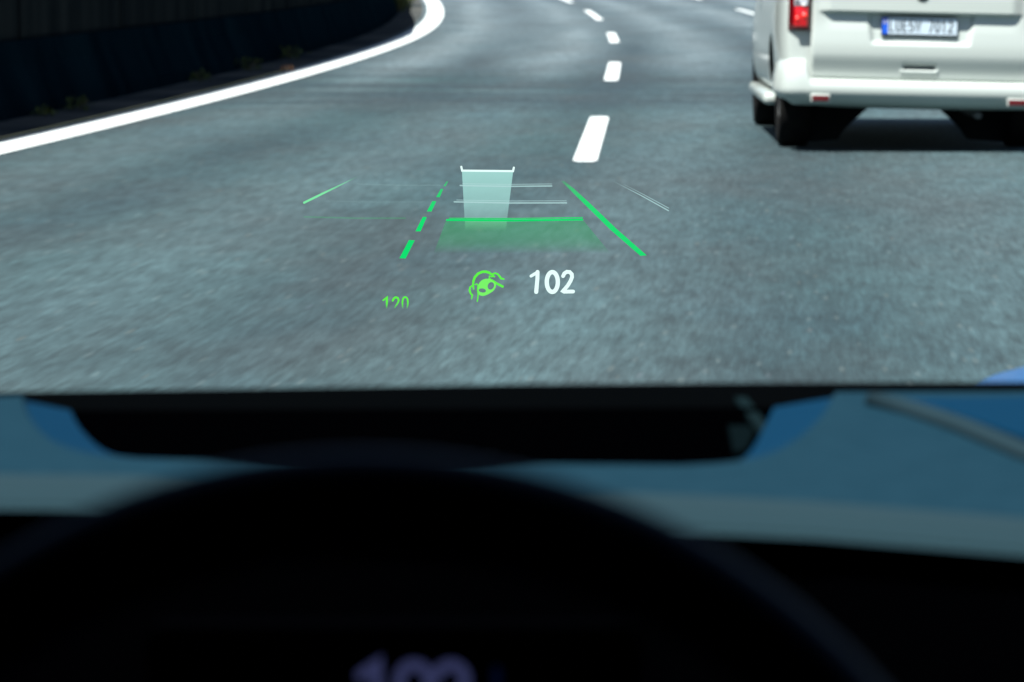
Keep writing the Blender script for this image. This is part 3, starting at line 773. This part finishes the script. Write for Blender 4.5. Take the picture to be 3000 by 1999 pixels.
# 102 in white
hudstroke("speed_reading", [(ci([(1308,250),(1418,186)]), [8.5,9.5], False), (ci([(1430,172),(1427,300),(1405,545)]), [11.5,11.5,12], False),
    (ci(arc(1705,360,103,185,0,360,32)[:-1]), 12.5, True),
    (ci([(1905,250),(1930,200),(1975,170),(2030,175),(2068,215),(2072,270),(2045,340),(1990,430),(1905,528),(1925,540),(2092,537)]), 11, False)], HM['white'])
# 120 in green, its foot cut off by the display's edge
cj = lambda pts_: [(1080+a*.0935, 840+b*.0935) for a, b in pts_]
fd = lambda x, y: max(0.0, min(1, (905.5-y)/14))
hudstroke("set_speed_reading", [(cj([(455,430),(575,340),(572,430),(570,520),(566,600),(565,700)]), [4.5,6,6.5,6,5,3.5], False),
    (cj([(755,440),(790,370),(850,335),(910,355),(940,420),(930,480),(880,570),(830,640),(795,690)]), [6,6,6,6,5.5,5,4.5,4,3], False),
    (cj([(1070,690),(1062,600),(1058,500),(1070,400),(1100,345),(1145,330),(1190,345),(1220,400),(1228,500),(1220,600),(1195,690)]), [3.5,4.5,5,5,5,5.5,5,5,5,4.5,3.5], False)], HM['green2'], fade=fd)
# steering wheel with hands
hudstroke("steering_icon", [(ci([(238,490),(228,420),(235,340),(262,270),(320,205),(400,170),(470,168),(530,188),(575,220),(628,262)]), [4,5.5,7,7.5,7.5,7.5,7.5,7.5,6.5,4], False),
    (ci([(585,215),(640,195),(690,215),(728,262),(750,295),(800,305)]), [5,5,5.5,6.5,6,5], False),
    (ci([(625,255),(575,262),(535,250),(528,290),(560,318),(620,352),(665,385),(780,445)]), [3,3.5,3.5,4,6,6,6.5,7], False),
    (ci([(215,425),(172,460),(165,520),(185,575),(215,605),(200,675)]), [4,5,6,5.5,5,3], False),
    (ci([(262,410),(300,395),(318,430),(312,520),(325,590),(308,720)]), [3,3.5,3.5,3.5,4,3.5], False)], HM['green2'])
V = []
def ringpoly(outer, holes, name, m):
    cu = bpy.data.curves.new(name, 'CURVE'); cu.dimensions = '2D'; cu.fill_mode = 'BOTH'
    for ps in [outer, *holes]:
        s = cu.splines.new('POLY'); s.points.add(len(ps)-1); s.use_cyclic_u = True
        for a, p in zip(s.points, ps): a.co = (p[0], p[1], 0, 1)
    t = bpy.data.objects.new("t", cu); COL.objects.link(t); me = bpy.data.meshes.new_from_object(t.evaluated_get(bpy.context.evaluated_depsgraph_get())); bpy.data.objects.remove(t)
    layer[0] += 1; me.materials.clear()
    for v in me.vertices: v.co = hp(v.co.x, v.co.y, layer[0]*.002)
    at = me.attributes.new("glow", 'FLOAT', 'POINT')
    for i in range(len(me.vertices)): at.data[i].value = 1.0
    return link(name, me, m, hud, smooth=False)
def rot_ell(cx, cy, rx, ry, deg, n=24):
    c, s = math.cos(math.radians(deg)), math.sin(math.radians(deg))
    return [(cx+rx*math.cos(2*PI*i/n)*c-ry*math.sin(2*PI*i/n)*s, cy+rx*math.cos(2*PI*i/n)*s+ry*math.sin(2*PI*i/n)*c) for i in range(n)]
ringpoly(ci([tuple(v) for v in smoothloop([(305,500),(320,410),(375,335),(450,298),(530,300),(580,325),(650,380),(660,430),(625,515),(520,585),(430,622),(360,615),(315,570)], 2)]),
         [ci(rot_ell(560, 432, 58, 72, 25)), ci(rot_ell(402, 518, 68, 38, 8))], "steering_icon_hub", HM['iconfill'])
